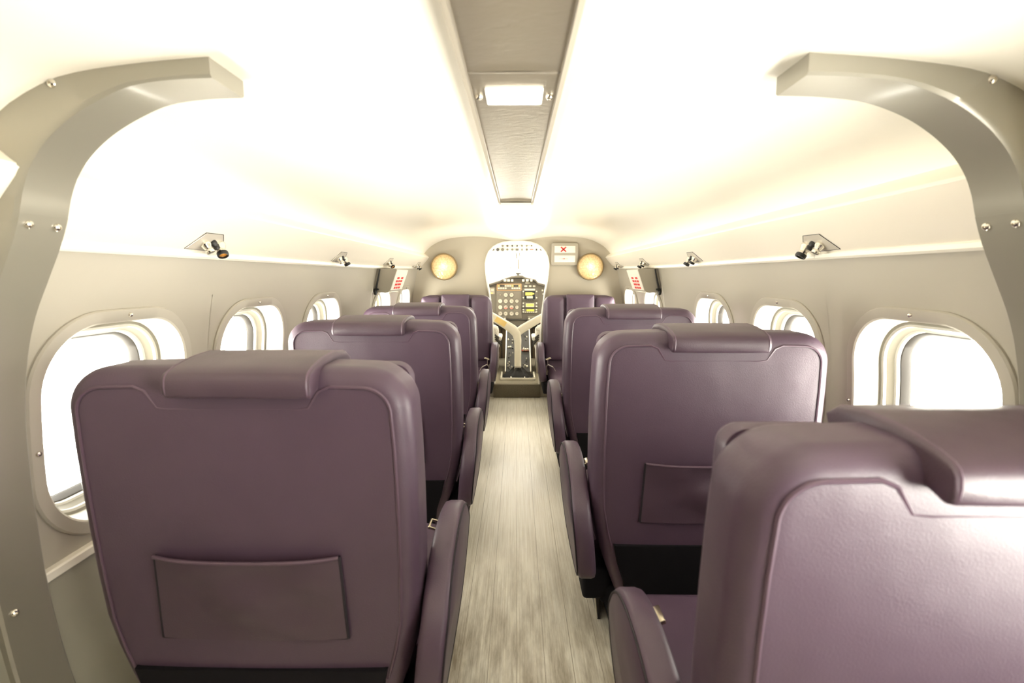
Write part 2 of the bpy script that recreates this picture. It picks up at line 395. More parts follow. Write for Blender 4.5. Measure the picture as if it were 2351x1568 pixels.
# arched ribs
RIN = [(.405, 1.300), (.47, 1.298), (.54, 1.290), (.60, 1.270), (.645, 1.245), (.682, 1.215), (.708, 1.183), (.724, 1.150), (.735, 1.115), (.752, 1.072), (.783, 1.010), (.810, .955), (.832, .890), (.850, .80), (.857, .70), (.858, .6), (.853, .45), (.835, .30), (.80, .16), (.75, .02), (.745, 0)]
def rib(sd, k):
    side = 'left' if sd < 0 else 'right'
    root = thing('trim_%d' % k, 'greige arched rib at the %s, curving from wall to ceiling nearest the camera' % side, 'rib', (sd * .7, .76, 1.2)); root['kind'] = 'structure'
    off = Vector(root.location)
    x0 = .433 if sd < 0 else .405
    RI = [(x0, 1.300)] + [(x + (x0 - .405) * max(0, (.6 - x) / .2), z) for x, z in RIN[1:]]
    def outer(x, z):
        return None
    y0, y1 = .715, .800
    def sub(pts, name, cap_in, bolts):
        bm = BM(); rings = []
        for (x, z) in pts:
            # outward direction: toward ceiling/wall; the outside edge is buried just under the skin
            if z > 1.18 and x < .70:
                zo = max(CZ(x, .76) + .004, z + .01); xo = x
                f = min(max((x - .5) / .2, 0), 1); xo = x + .06 * f; zo = CZ(xo, .76) + .002
            elif z > 1.10:
                xo = max(x + .03, .778); zo = z + .06 * (z - 1.10) / .08 * .8
            else:
                xo = W(z) + .006; zo = z
            e = .004
            rings.append([(sd * x, y0 + e, z), (sd * (x + (xo - x) * .12), y0, z + (zo - z) * .12), (sd * xo, y0, zo), (sd * xo, y1, zo), (sd * (x + (xo - x) * .12), y1, z + (zo - z) * .12), (sd * x, y1 - e, z)])
        rings = [[Vector(p) - off for p in r] for r in rings]
        loft(bm, rings, True, True, True)
        return obj(name, bm, M['rib'], root, angle=32)
    def spl(P, n=5):
        o = []
        for i in range(len(P) - 1):
            p0, p1, p2, p3 = [Vector((*P[min(max(i + k, 0), len(P) - 1)], 0)) for k in (-1, 0, 1, 2)]
            for j in range(n):
                t = j / n; q = .5 * (2 * p1 + (p2 - p0) * t + (2 * p0 - 5 * p1 + 4 * p2 - p3) * t * t + (3 * p1 - p0 - 3 * p2 + p3) * t ** 3); o.append((q.x, q.y))
        return o + [P[-1]]
    RI = spl(RI)
    up = [p for p in RI if p[1] >= 1.1148]; lo = [p for p in RI if p[1] <= 1.1152]
    sub(up, 'arch_head', True, None)
    lo2 = [(x - .0007, z) for x, z in lo]; sub(lo2, 'arch_leg', True, None)
    for (y, x, z, d) in ((.735, .7395, 1.099, (-1, 0, -.3)), (.780, .7395, 1.099, (-1, 0, -.3)), (.735, .8515, .455, (-1, 0, 0)), (.716, .66, 1.292, (0, -1, 0))):
        bm = BM(); lathe(bm, [(.0068, -.003), (.0068, .0012), (.005, .0038), (.002, .005), (.0016, .003), (0, .003)], axis_m(Vector((sd * x, y, z)) - off, (sd * d[0], d[1], d[2])), 14)
        obj('bolt', bm, M['chrome'], root)
rib(-1, 3); rib(1, 4)

# sill rails
for sd, k in ((-1, 5), (1, 6)):
    bm = BM(); ya = YB
    rings = []
    for i in range(25):
        y = ya + (YF - .005 - ya) * i / 24
        rings.append([(sd * (W(.48) + .002), y, .482), (sd * .862, y, .482), (sd * .859, y, .479), (sd * .859, y, .465), (sd * .862, y, .462), (sd * (W(.46) + .002), y, .462)])
    loft(bm, rings, closed=False)
    struct(obj('trim_%d' % k, bm, M['trim'], angle=30), 'pale horizontal rail under the windows of the %s wall' % ('left' if sd < 0 else 'right'), 'rail')

# rear wall of the cabin (behind the camera), made dark to dim the seat backs
bm = BM()
out = [(-W(z), z) for z in [0, .26, .6, .88, 1.09]] + [(x, CZ(x, 0)) for x in (-.75, -.6, -.3, 0, .3, .6, .75)] + [(W(z), z) for z in [1.09, .88, .6, .26, 0]]
bm.faces.new([bm.verts.new((x, YB, z)) for x, z in out])
struct(obj('wall_rear', bm, M['darkened_wall'], smooth=False), 'rear cabin wall, made dark to keep light off the seat backs', 'wall')

# ------------------------------------------------------------------ forward bulkhead with the cockpit doorway
DOOR = []
def door_half():
    pts = [(.190, 0), (.192, .1), (.196, .3), (.203, .55), (.215, .74), (.232, .88), (.250, .99), (.260, 1.08), (.2615, 1.13), (.252, 1.18), (.233, 1.225), (.20, 1.262), (.158, 1.288), (.11, 1.303), (.055, 1.310), (0, 1.312)]
    return pts
dh = door_half(); DOOR = [(x, z) for x, z in dh] + [(-x, z) for x, z in dh[::-1][1:]]
bm = BM()
hullF = [(W(z) + .010, z) for z in [0, .12, .26, .45, .6, .75, .88, .95, 1.02, 1.09]] + [(.81, 1.15), (.795, 1.185)] + [(x * 1.008, CZ(x, YF) + .010) for x in (.754, .71, .652, .6, .536, .44, .3, .15, 0)]
def resample(pts, n):
    L = [0]
    for a, b in zip(pts, pts[1:]): L.append(L[-1] + math.dist(a, b))
    o = []
    for i in range(n):
        t = L[-1] * i / (n - 1)
        for j in range(len(pts) - 1):
            if t <= L[j + 1] + 1e-9:
                f = (t - L[j]) / (L[j + 1] - L[j]); o.append((pts[j][0] + (pts[j + 1][0] - pts[j][0]) * f, pts[j][1] + (pts[j + 1][1] - pts[j][1]) * f)); break
    return o
di, ho = resample(dh, 60), resample(hullF, 60)
for sd in (1, -1):
    rings = []
    for t in [0, .1, .25, .4, .55, .7, .8, .88, .94, 1]:
        # the outer margin of the bulkhead curves back toward the cabin
        rings.append([(sd * (a[0] + (b[0] - a[0]) * t), YF + .012 - .05 * max(0, (t - .55) / .45) ** 2 * min(1, b[0] / .5), a[1] + (b[1] - a[1]) * t) for a, b in zip(di, ho)])
    loft(bm, rings, closed=False)
struct(obj('wall_front', bm, M['bulkhead']), 'greige forward bulkhead with an arched cockpit doorway', 'bulkhead')
# doorway lining and rounded white edging
bm = BM(); rings = []
for dx, y in ((.006, YF - .004), (0, YF - .008), (-.006, YF - .004), (-.008, YF + .01), (-.008, YF + .05), (.004, YF + .055)):
    r = []
    for i, (x, z) in enumerate(DOOR):
        a = DOOR[max(i - 1, 0)]; b = DOOR[min(i + 1, len(DOOR) - 1)]
        t = Vector((b[0] - a[0], b[1] - a[1])).normalized(); n = Vector((t.y, -t.x))
        r.append((x + n.x * dx, y, z + n.y * dx))
    rings.append(r)
loft(bm, rings, closed=False)
struct(obj('light_opening_1', bm, M['white']), 'white rounded edging of the arched cockpit doorway', 'doorway')

# ------------------------------------------------------------------ ceiling duct and its lamp
duct = thing('ceiling_duct', 'long brushed metal duct cover down the middle of the ceiling', 'duct', (-.005, .6, 1.336))
def dw(y): return .0815 - .0085 * min(max((y - .55) / 1.48, 0), 1.0)
ZD = 1.320
bm = BM(); Y = [YB + .1, -.4, .2, .55, .756]; 
def under(ya, yb, n=6):
    bm = BM()
    loft(bm, [[(x * (dw(y) - .011), y - .6, ZD - 1.336 + .0010 * math.cos(x * PI / 2)) for x in (-1, -.5, 0, .5, 1)] for y in [ya + (yb - ya) * i / n for i in range(n + 1)]], closed=False)
    return bm
obj('duct_panel', under(YB + .1, .755), M['duct'], duct)
obj('duct_panel', under(.757, 2.022), M['duct'], duct)
bm = BM(); rbox(bm, (0, .756 - .6, ZD - 1.3360), (.140, .005, .0016), .0005); obj('joint_strip', bm, M['ductside'], duct)
for sd in (-1, 1):
    bm = BM(); rings = []
    for y in [YB + .1 + (2.026 - YB - .1) * i / 24 for i in range(25)]:
        w = dw(y)
        rings.append([(sd * (w - .0115), y - .6, ZD + .003 - 1.336), (sd * (w - .0115), y - .6, ZD - .003 - 1.336), (sd * (w - .0095), y - .6, ZD - .004 - 1.336), (sd * (w - .001), y - .6, ZD + .002 - 1.336), (sd * w, y - .6, ZD + .004 - 1.336), (sd * (w + .001), y - .6, 1.353 - 1.336)])
    loft(bm, rings, closed=False); obj('duct_rail', bm, M['ductside'], duct, angle=25)
bm = BM(); rbox(bm, (0, 2.028 - .6, 1.331 - 1.336), (.146, .010, .038), .003); obj('end_cap', bm, M['bin'], duct)
bm = BM(); rbox(bm, (0, 2.008 - .6, ZD - .0035 - 1.336), (.124, .034, .005), .002); obj('end_tab', bm, M['bin'], duct)
lamp = thing('ceiling_lamp', 'lit white rectangular lamp set in the ceiling duct', 'lamp', (-.005, .848, ZD))
bm = BM(); rbox(bm, (0, 0, -.001), (.094, .066, .006), .0028); obj('lamp_cover', bm, M['lampon'], lamp)
for x in (-.059, .059):
    bm = BM(); lathe(bm, [(.0065, .001), (.0065, -.002), (.005, -.005), (.002, -.006), (.0016, -.004), (0, -.004)], Matrix.Translation((x, 0, 0)), 14); obj('screw', bm, M['chrome'], lamp)

# ------------------------------------------------------------------ bulkhead lamps and sign
for sd in (-1, 1):
    t = thing('bulkhead_lamp', 'round glowing amber bulkhead lamp %s' % ('left of the cockpit doorway' if sd < 0 else 'beside the sign box with red cross'), 'lamp', (sd * .600, 3.985, 1.103), group='round lamps on the bulkhead')
    mt = axis_m((0, 0, 0), (0, -1, 0))
    bm = BM(); lathe(bm, [(.104, -.02), (.110, -.012), (.110, .012), (.106, .018), (.100, .018)], mt, 48); obj('lamp_rim', bm, M['rimgold'], t)
    bm = BM(); prof = []
    for i in range(15):
        a = i / 14; r = .104 * (1 - a); prof.append((r, .014 + .030 * math.sin((1 - r / .104) * PI / 2) + (.0022 if i % 2 else 0)))
    lathe(bm, prof, mt, 48); obj('lamp_glass', bm, M['lampglass'], t, angle=80)
    bm = BM(); lathe(bm, [(.107, -.016), (.09, -.016)], mt, 48, cap=True); obj('lamp_back', bm, M['rimgold'], t)

sg = thing('warning_sign', 'beige sign box with two pale windows, a red cross in the upper one', 'sign', (.391, 3.995, 1.206))
bm = BM(); loft(bm, [[(u, y, v) for u, v in rrect(.110, .092, .016, i)] for i, y in ((0, .012), (0, -.006), (.004, -.011), (.007, -.012))], True, True, True); obj('housing', bm, M['signbox'], sg)
for z in (.038, -.038):
    bm = BM(); rbox(bm, (0, -.0125, z), (.170, .004, .054), .001); o = obj('sign_window', bm, M['signwhite'], sg)
    if z > 0:
        for a in (.72, -.72):
            bm = BM(); rbox(bm, (-.012, -.0155, z), (.058, .0012, .010), 0, rot=Matrix.Rotation(a, 3, 'Y')); obj('cross_stroke', bm, M['red'], o)
    else:
        for x, mm in ((-.028, 'pink'), (-.040, 'pink'), (-.002, 'faint'), (-.014, 'faint'), (.012, 'pink'), (.022, 'pink')):
            bm = BM(); rbox(bm, (x, -.0153, z), (.008 if mm == 'faint' else .005, .001, .010), .002); obj('print_dot', bm, M[mm], o)

# ------------------------------------------------------------------ service units on the ledges
SN = Vector((-.737, 0, -.675)); ST = Vector((-.675, 0, .737))     # right side: inward-down normal, up-inward tangent
def mirror_v(v, sd): return Vector((v.x * sd, v.y, v.z))
def psu(sd, y, label, ring2, amber):
    c = Vector((.780, 0, 1.107)) if y < 2.6 else Vector((.777, 0, 1.112))
    t = thing('service_unit', label, 'reading light unit', (sd * c.x, y, c.z), group='reading light and air units along the ledges')
    n = mirror_v(SN, sd); s = mirror_v(ST, sd)
    t.scale = (.78, .78, .78)
    def P(a, u, h=0): return Vector((0, a, 0)) + s * u + n * h
    # shallow kite-shaped plate
    bm = BM(); o2 = [(-.075, -.030), (-.035, .034), (.045, .036), (.085, -.004), (.060, -.032)]
    loft(bm, [[P(a * k, u * k, h) for a, u in o2] for k, h in ((1.05, -.004), (1.05, .0005), (1.02, .0022), (.9, .003))], True, True, True)
    obj('mounting_plate', bm, M['plate'], t, angle=20)
    bm = BM(); tube(bm, [P(a * 1.06, u * 1.06, .001) for a, u in o2], .0012, 6, closed=True); obj('plate_edge', bm, M['black'], t)
    def nozzle(a, u, r, L, tilt, ring, lens, mm):
        d = (n + Vector((0, tilt, 0)) - s * .35).normalized(); p = P(a, u, .002)
        bm = BM(); mt = axis_m(p, d)
        lathe(bm, [(r * 1.05, -.004), (r * 1.25, .002), (r * 1.2, .008), (r * .86, L * .5), (r * .84, L * .62), (r, L * .70), (r * 1.0, L * .86), (r * .92, L), (r * .80, L), (r * .76, L * .8), (0, L * .78)], mt, 22, cap=False)
        b = obj('nozzle', bm, mm, t)
        if ring:
            bm = BM(); lathe(bm, [(r * .98, L * .78), (r * 1.14, L * .82), (r * 1.16, L * 1.05), (r * 1.06, L * 1.12), (r * .80, L * 1.1), (r * .80, L * .95)], mt, 22, cap=False); obj('grip_ring', bm, M['black'], b)
        bm = BM(); lathe(bm, [(r * .82, L * .97), (r * .5, L * 1.0), (0, L * 1.02)], mt, 22); obj('lens', bm, M['amber'] if lens else M['dialdark'], b)
    nozzle(-.010, -.004, .0135, .034, .10, ring2, False, M['chrome'])
    nozzle(.022, .004, .0095, .026, .25, False, False, M['black'])
    nozzle(.062, -.002, .0155, .042, .05 if not amber else -.35, True, amber, M['chrome'])
for i, y in enumerate((1.22, 2.13, 2.93, 3.76)):
    w = ['nearest the left rib', 'second along the left ledge', 'above left red-printed box', 'at forward left end'][i]
    psu(-1, y, 'chrome reading light and air unit on the ledge, ' + w, i == 3, i in (0, 2))
for i, y in enumerate((1.27, 2.15, 2.98, 3.72)):
    w = ['nearest the right rib', 'second along the right ledge', 'above right red-printed box', 'at its forward end'][i]
    psu(1, y, 'chrome light and air unit, black rings, on ledge ' + w, i > 0, False)

# emergency exit boxes with red print
for sd in (-1, 1):
    side = 'left' if sd < 0 else 'right'
    y0, y1 = 2.83, 3.12
    t = thing('exit_handle_box', 'grey wedge box with red printed lines on the %s wall above a window' % side, 'exit sign', (sd * .80, y0, 1.0), group='red-printed boxes over the fourth windows')
    def q(x, y, z): return Vector((sd * x - sd * .80, y - y0, z - 1.0))
    bm = BM(); sec = [(.845, 1.068), (.708, 1.068), (.705, 1.062), (.748, .945), (.760, .932), (.775, .928), (.86, .936)]
    loft(bm, [[q(x, y0, z) for x, z in sec], [q(x, y1, z) for x, z in sec]], True, True, True)
    obj('housing', bm, M['exitgrey'], t, angle=25)
    nrm = Vector((-(.117), 0, -.043)); nrm.normalize()
    def face(y, f, h): x = .7055 + .0425 * f; z = 1.061 - .115 * f; return q(x + nrm.x * h, y, z + nrm.z * h)
    bm = BM(); loft(bm, [[face(y0 + .004, -.02, h), face(y1 - .004, -.02, h), face(y1 - .004, 1.02, h), face(y0 + .004, 1.02, h)] for h in (-.002, .003)], True, True, True)
    pl = obj('placard', bm, M['exitwhite'], t, smooth=False)
    rows = [(.40, [(.02, .075), (.115, .17)]), (.57, [(.01, .055), (.068, .105), (.116, .165)]), (.74, [(.012, .07), (.082, .16)]), (.91, [(.012, .05), (.062, .10), (.112, .16)])]
    for f, segs in rows:
        for a, b in segs:
            bm = BM(); k = a
            while k < b - .003:
                e = min(k + .0125, b)
                loft(bm, [[face(y0 + .05 + k, f - .052, h), face(y0 + .05 + e, f - .052, h), face(y0 + .05 + e, f + .052, h), face(y0 + .05 + k, f + .052, h)] for h in (.0031, .0038)], True, True, True)
                k = e + .0012
            obj('red_lettering', bm, M['red'], pl, smooth=False)
    bm = BM(); tube(bm, [q(.802, y0 - .006, 1.066), q(.812, y0 - .008, 1.02), q(.826, y0 - .006, .965), q(.832, y0 - .006, .935)], [.0035, .0045, .006, .007], 8); obj('pull_cord', bm, M['black'], t)
    bm = BM(); rbox(bm, q(.832, y0 - .01, .93), (.016, .02, .03), .006); rbox(bm, q(.826, y0 - .01, .948), (.03, .012, .012), .005); obj('cord_toggle', bm, M['black'], t)

# ------------------------------------------------------------------ passenger seats
def back_outline(inset, HW=.285, z0=.14, z1=.875, rt=.075, n=10):
    """(x,z) loop: round top corners, straight sides, narrowing below z=.42"""
    r = max(rt - inset, .01); hw = HW - inset; zt = z1 - inset
    out = []
    for cx, a0 in ((hw - r, 0), (-hw + r, 90)):
        for j in range(n + 1):
            a = math.radians(a0 + 90 * j / n); out.append((cx + r * math.cos(a), zt - r + r * math.sin(a)))
        if a0 == 0:
            for j in range(1, 8): out.append((hw - r - (2 * (hw - r)) * j / 8, zt + .004 * math.sin(PI * j / 8)))
    side = []
    for z in (.74, .66, .58, .50, .42, .36, .30, .24, .19):
        x = hw + .004 * math.sin(PI * min(max((z - .4) / .45, 0), 1)) - .062 * min(1.3, max(0, (.44 - z) / .24)) ** 1.5; side.append((-x, z))
    out += side
    zb = z0 + inset
    xb = hw - .062 * min(1.3, max(0, (.44 - zb) / .24)) ** 1.5
    out += [(-xb, zb)] + [(-xb + 2 * xb * j / 6, zb) for j in range(1, 6)] + [(xb, zb)]
    out += [(-x, z) for x, z in side[::-1]]
    return out
def yb(z): return .035 * (.875 - z) / .6        # the back leans: its foot sits further forward

def cushion_back(T=.115):
    bm = BM(); rings = []
    def ring(ins, y, sc=1.0, zc=.54, bul=0):
        o = []
        for x, z in back_outline(ins):
            x *= sc; z = zc + (z - zc) * sc
            o.append((x, y + yb(z) - bul * max(0, 1 - (x / .255) ** 2) * max(0, 1 - ((z - zc) / .36) ** 2), z))
        return o
    r = .034
    for k in range(0, 9):
        a = PI / 2 * k / 8; rings.append(ring(r * (1 - math.sin(a)), -T / 2 + r * (1 - math.cos(a)) - .0))
    rings.append(ring(0, T / 2 - .03))
    for k in range(1, 7):
        a = PI / 2 * k / 6; rings.append(ring(.03 * (1 - math.cos(a)), T / 2 - .03 + .03 * math.sin(a)))
    pre = [ring(r, -T / 2, s, .51, .008) for s in (.02, .2, .4, .6, .75, .88, .96)]
    post = [ring(.03, T / 2, s) for s in (.9, .5, .02)]
    loft(bm, pre + rings + post, True, True, True)
    return bm

PZ0, PZ1 = .392, .551
def seat_parts(sa, aft):
    """meshes of one seat facing +Y; sa = +1 if its aisle side is +X"""
    P = []
    P.append(('backrest', cushion_back(), M['leather'], None, None))
    # piping round the rear face, dipping under the pillow
    pts = []
    ins = .030
    for x, z in back_outline(ins):
        if z < .25: continue
        pts.append(Vector((x, -.0575 + yb(z) + .0004, z)))
    # order: starts right-top corner -> left -> down ... -> up right side
    hwp = .126
    np_ = []
    for p in pts:
        q = p.copy()
        if not aft and abs(p.x) < hwp + .02 and p.z > .7:
            k = min(1, max(0, (hwp + .02 - abs(p.x)) / .03)); q.z -= .036 * (k * k * (3 - 2 * k))
        np_.append(q)
    dense = []
    for i, p in enumerate(np_):
        a = np_[(i + 1) % len(np_)]
        for j in range(3):
            d = p.lerp(a, j / 3)
            if not aft and d.z > .7 and abs(d.x) < hwp + .022:
                k = min(1, max(0, (hwp + .022 - abs(d.x)) / .03)); base = .875 - ins; d.z = base - .036 * (k * k * (3 - 2 * k)); 
            d.y = -.0572 + yb(d.z); dense.append(d)
    # open loop: cut at the bottom
    ib = max(range(len(dense)), key=lambda i: (dense[i] - dense[(i + 1) % len(dense)]).length)
    dense = dense[ib + 1:] + dense[:ib + 1]
    bm = BM(); tube(bm, dense, .0030, 6); P.append(('piping', bm, M['piping'], 'backrest', None))
    bm = BM(); tube(bm, [d + Vector((0, .0012, 0)) + (Vector((0, 0, .55)) - d).normalized() * .0042 for d in dense], .0021, 6); P.append(('seam', bm, M['seam'], 'backrest', None))
    # black panel added low on the rear of the back for the shade there
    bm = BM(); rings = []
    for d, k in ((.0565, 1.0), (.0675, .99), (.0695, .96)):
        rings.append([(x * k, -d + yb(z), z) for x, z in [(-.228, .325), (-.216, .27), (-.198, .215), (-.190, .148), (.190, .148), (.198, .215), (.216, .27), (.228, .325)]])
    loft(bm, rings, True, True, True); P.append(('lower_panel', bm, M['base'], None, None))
    # front of the back: three upright panels
    for x, w, d, top in ((-.195, .150, .0, .868), (0, .222, .014, .885), (.195, .150, .0, .868)):
        bm = BM(); z0 = .36
        rings = []
        for ins_, y in ((.004, .045), (.0, .062), (.004, .074 + d), (.016, .080 + d), (.05, .084 + d)):
            rr = rrect(w / 2, (top - z0) / 2, .03 if abs(x) > .1 else .012, ins_ if ins_ < .05 else .045)
            rings.append([(x + u, y + yb((top + z0) / 2 + v), (top + z0) / 2 + v) for u, v in rr])
        loft(bm, rings, True, True, True); P.append(('back_panel', bm, M['leather'], None, None))
    if not aft:
        # pillow strapped over the top
        bm = BM(); rings = []
        prof = [(.062, .842), (.0, .846), (-.060, .838), (-.076, .832), (-.0835, .834), (-.087, .840), (-.088, .852), (-.087, .862), (-.084, .869), (-.078, .874), (-.06, .881), (-.02, .889), (.03, .892), (.075, .886), (.094, .872), (.086, .85)]
        xs = [.885 * v for v in (-.1305, -.130, -.128, -.123, -.09, -.05, 0, .05, .09, .123, .128, .130, .1305)]
        sc = [.55, .84, .93, .985, 1, 1.01, 1.015, 1.01, 1, .985, .93, .84, .55]
        for x, s in zip(xs, sc):
            rings.append([(x * (1 + .10 * max(0, y + .02)), .004 + (y - .004) * (.9 + .1 * s), .864 + (z - .864) * s) for y, z in prof])
        loft(bm, rings, True, True, True); P.append(('headrest_pillow', bm, M['pillow'], None, None))
        for e in (-1, 1):
            bm = BM(); tube(bm, [(e * (.1085 + .0010), .004 + (y - .004) * .985 * 1.0, .864 + (z - .864) * .93) for y, z in prof[3:15]], .0022, 6)
            P.append(('pillow_piping', bm, M['piping'], 'headrest_pillow', None))
        # literature pocket
        def py(x, z, d): return -.058 - .010 * (1 - min(1, abs(x) / .3) ** 2) * .9 + yb(z) - d
        bm = BM(); nx, nz = 26, 14; rings = []
        for j in range(nz + 1):
            v = j / nz; r = []
            for i in range(nx + 1):
                u = i / nx * 2 - 1
                zt_ = PZ1 - .003 * (1 - u * u); z = PZ0 + (zt_ - PZ0) * v; hw = .163 - .006 * v
                bul = .012 * (1 - u ** 4) * (.25 + .75 * v) + .006 * math.sin(5 * u + 4 * v) * (1 - u * u) * math.sin(PI * v) + .0055 * math.sin(3 * u - 10 * v) * (1 - u * u) * v
                r.append((u * hw + .004 * math.sin(9 * v) * (1 - abs(u)), py(u * hw, z, .004 + bul), z))
            rings.append(r)
        loft(bm, rings, closed=False)
        for e in (0, nx): pass
        P.append(('seat_pocket', bm, M['pillow'], None, None))
        top = [(u * .157, py(u * .157, PZ1, .006 + .012 * (1 - u ** 4)), PZ1 - .003 * (1 - u * u)) for u in [i / 12 - 1 for i in range(25)]]
        bm = BM(); tube(bm, top, .0034, 8); P.append(('pocket_hem', bm, M['piping'], 'seat_pocket', None))
        for e in (-1, 1):
            bm = BM(); tube(bm, [(e * (.163 - .006 * v), py(.16, PZ0 + .159 * v, .002), PZ0 + .159 * v) for v in [i / 6 for i in range(7)]] , .0030, 6); P.append(('pocket_seam', bm, M['seam'], 'seat_pocket', None))
        bm = BM(); tube(bm, [(u * .163, py(u * .163, PZ0, .002), PZ0) for u in [i / 6 - 1 for i in range(13)]], .0025, 6); P.append(('pocket_seam', bm, M['seam'], 'seat_pocket', None))
    # cushion
    bm = BM(); v = rbox(bm, (0, .30, .240), (.50, .50, .13), .045, 6)
    for x in v:
        x.co.z += .014 * (1 - (x.co.x / .25) ** 2) * (1 if x.co.z > .24 else 0) * (1 - ((x.co.y - .3) / .25) ** 2)
    P.append(('seat_cushion', bm, M['leather'], None, None))
    bm = BM(); tube(bm, [(-.252, .10, .262), (-.252, .50, .262), (-.22, .552, .262), (.22, .552, .262), (.252, .50, .262), (.252, .10, .262)], .003, 6); P.append(('cushion_piping', bm, M['piping'], 'seat_cushion', None))
    # shroud under the back and pedestal
    bm = BM(); v = rbox(bm, (0, .06, .155), (.50, .10, .05), .008, 2); P.append(('rear_shroud', bm, M['base'], None, None))
    bm = BM(); loft(bm, [[(-x, ya, z), (x, ya, z), (x, yb_, z), (-x, yb_, z)] for x, ya, yb_, z in ((.20, .05, .47, 0), (.21, .045, .48, .02), (.225, .02, .50, .14), (.235, .02, .51, .18))], True, True, True)
    P.append(('pedestal', bm, M['base'], None, None))
    for e in (-1, 1):
        bm = BM(); loft(bm, [[(e * (.228 + d), .12, .0), (e * (.228 + d), .50, .0), (e * (.240 + d), .40, .19), (e * (.240 + d), .20, .19)] for d in (0, .009)], True, True, True); P.append(('leg', bm, M['legm'], None, None))
        for ya_, yb2 in ((.12, .20), (.50, .40)):
            bm = BM(); tube(bm, [(e * .2385, ya_, .003), (e * .2505, yb2, .19)], .003, 6); P.append(('leg_edge', bm, M['legedge'], 'leg', None))
    # aisle armrest: thick round-topped pod
    pod = [(-.050, .235), (-.066, .30), (-.062, .37), (-.030, .432), (.03, .478), (.11, .503), (.20, .508), (.275, .488), (.325, .445), (.352, .385), (.352, .31), (.325, .25), (.27, .216), (.15, .205), (.03, .21)]
    def spl(pts, n=5):
        o = []; N = len(pts)
        for i in range(N):
            p0, p1, p2, p3 = [Vector((*pts[(i + k) % N], 0)) for k in (-1, 0, 1, 2)]
            for j in range(n):
                t = j / n
                o.append(.5 * ((2 * p1) + (p2 - p0) * t + (2 * p0 - 5 * p1 + 4 * p2 - p3) * t * t + (3 * p1 - p0 - 3 * p2 + p3) * t ** 3))
        return o
    L = spl(pod); c = Vector((.15, .35, 0))
    def pr(sc, x, bot=0):
        return [(sa * (x - .020 * max(0, (.42 - p.y) / .22)), c.x + (p.x - c.x) * sc, c.y + (p.y - c.y) * sc + .008) for p in L]
    xi, xo = .290, .338
    rings = [pr(.3, xi), pr(.94, xi), pr(.985, xi + .004), pr(1.0, xi + .013), pr(1.0, xo - .010), pr(.985, xo - .004), pr(.955, xo)]
    bm = BM(); loft(bm, rings, True, True, False); P.append(('armrest', bm, M['leather'], None, None))
    bm = BM(); loft(bm, [pr(.956, xo - .001), pr(.93, xo + .0015), pr(.5, xo + .003), pr(.02, xo + .003)], True, False, True); P.append(('side_panel', bm, M['leather'], 'armrest', None))
    bm = BM(); tube(bm, pr(.958, xo + .0005), .0021, 6, closed=True); P.append(('armrest_piping', bm, M['seam'], 'armrest', None))
    bm = BM(); v = rbox(bm, (sa * .262, .16, .185), (.075, .30, .09), .012, 3); P.append(('armrest_bracket', bm, M['base'], None, None))
    # lap belt lying at the aisle side of the cushion
    bm = BM(); bw = .022
    pth = [Vector((sa * .275, .20, .24)), Vector((sa * .270, .24, .32)), Vector((sa * .262, .28, .37)), Vector((sa * .264, .305, .405))]
    loft(bm, [[p + Vector((0, -bw, -.006)), p + Vector((0, bw, .006)), p + Vector((sa * .003, bw, .008)), p + Vector((sa * .003, -bw, -.004))] for p in pth], True, True, True)
    P.append(('belt_strap', bm, M['strap'] if not aft else M['whitebelt'], None, None))
    bm = BM(); b0 = Vector((sa * .262, .31, .412)); R = Matrix.Rotation(sa * .3, 3, 'Y')
    for c_, s_ in (((0, -.019, 0), (.040, .005, .007)), ((0, .019, 0), (.040, .005, .007)), ((-.018, 0, 0), (.006, .042, .007)), ((.014, 0, .0), (.015, .042, .009))):
        rbox(bm, b0 + R @ Vector(c_), s_, .002, 2, rot=R)
    P.append(('belt_buckle', bm, M['brass'], None, None))
    if aft:
        bm = BM(); ps = [Vector((sa * (.27 - .06 * t), .17 + .16 * t, .318 + .03 * math.sin(PI * t) + .006 * math.sin(9 * t))) for t in [i / 10 for i in range(11)]]
        loft(bm, [[p + Vector((.0, -.024, 0)), p + Vector((0, .024, .004)), p + Vector((0, .024, .009)), p + Vector((0, -.024, .005))] for p in ps], True, True, True); P.append(('folded_belt', bm, M['whitebelt'], None, None))
    return P
CACHE = {}
def seat(x, y, sa, aft, label, dz=0, darm=0):
    """sa = side of the aisle in the seat's own frame"""
    root = thing('passenger_seat', label, 'seat', (x, y, 0), PI if aft else 0, 'purple leather cabin seats')
    key = (sa, aft)
    if key not in CACHE:
        made = {}; lst = []
        for name, bm, m, par, _ in seat_parts(sa, aft):
            ang = 50
            p = made.get(par, root) if par else root
            o = obj(name, bm, m, p, angle=ang); made[name] = o; lst.append(o)
        CACHE[key] = root
        return root
    for ch in list(CACHE[key].children):
        c = ch.copy(); COL.objects.link(c); c.parent = root
        for g in ch.children:
            d = g.copy(); COL.objects.link(d); d.parent = c
    return root
L1 = seat(-.458, .800, 1, False, 'purple leather seat on the left nearest the camera, whole back pocket showing')
seat(-.477, 1.600, 1, False, 'second purple seat from the camera on the left, behind the pocketed one')
seat(-.490, 2.400, 1, False, 'third purple seat from the camera on the left, with pillow on top')
R1 = seat(.500, .495, -1, False, 'purple seat at lower right, largest and palest, cut off by the photo edge')
R2 = seat(.480, 1.200, -1, False, 'purple seat on the right with half its back pocket showing', .012)
R3 = seat(.4945, 2.100, -1, False, 'third purple seat from the camera on the right, with pillow on top', .012)
seat(-.487, 3.86, -1, True, 'farthest left purple seat facing aft with three upright back panels, no pillow')
seat(.497, 3.86, 1, True, 'farthest right purple seat facing aft with three upright back panels, no pillow')

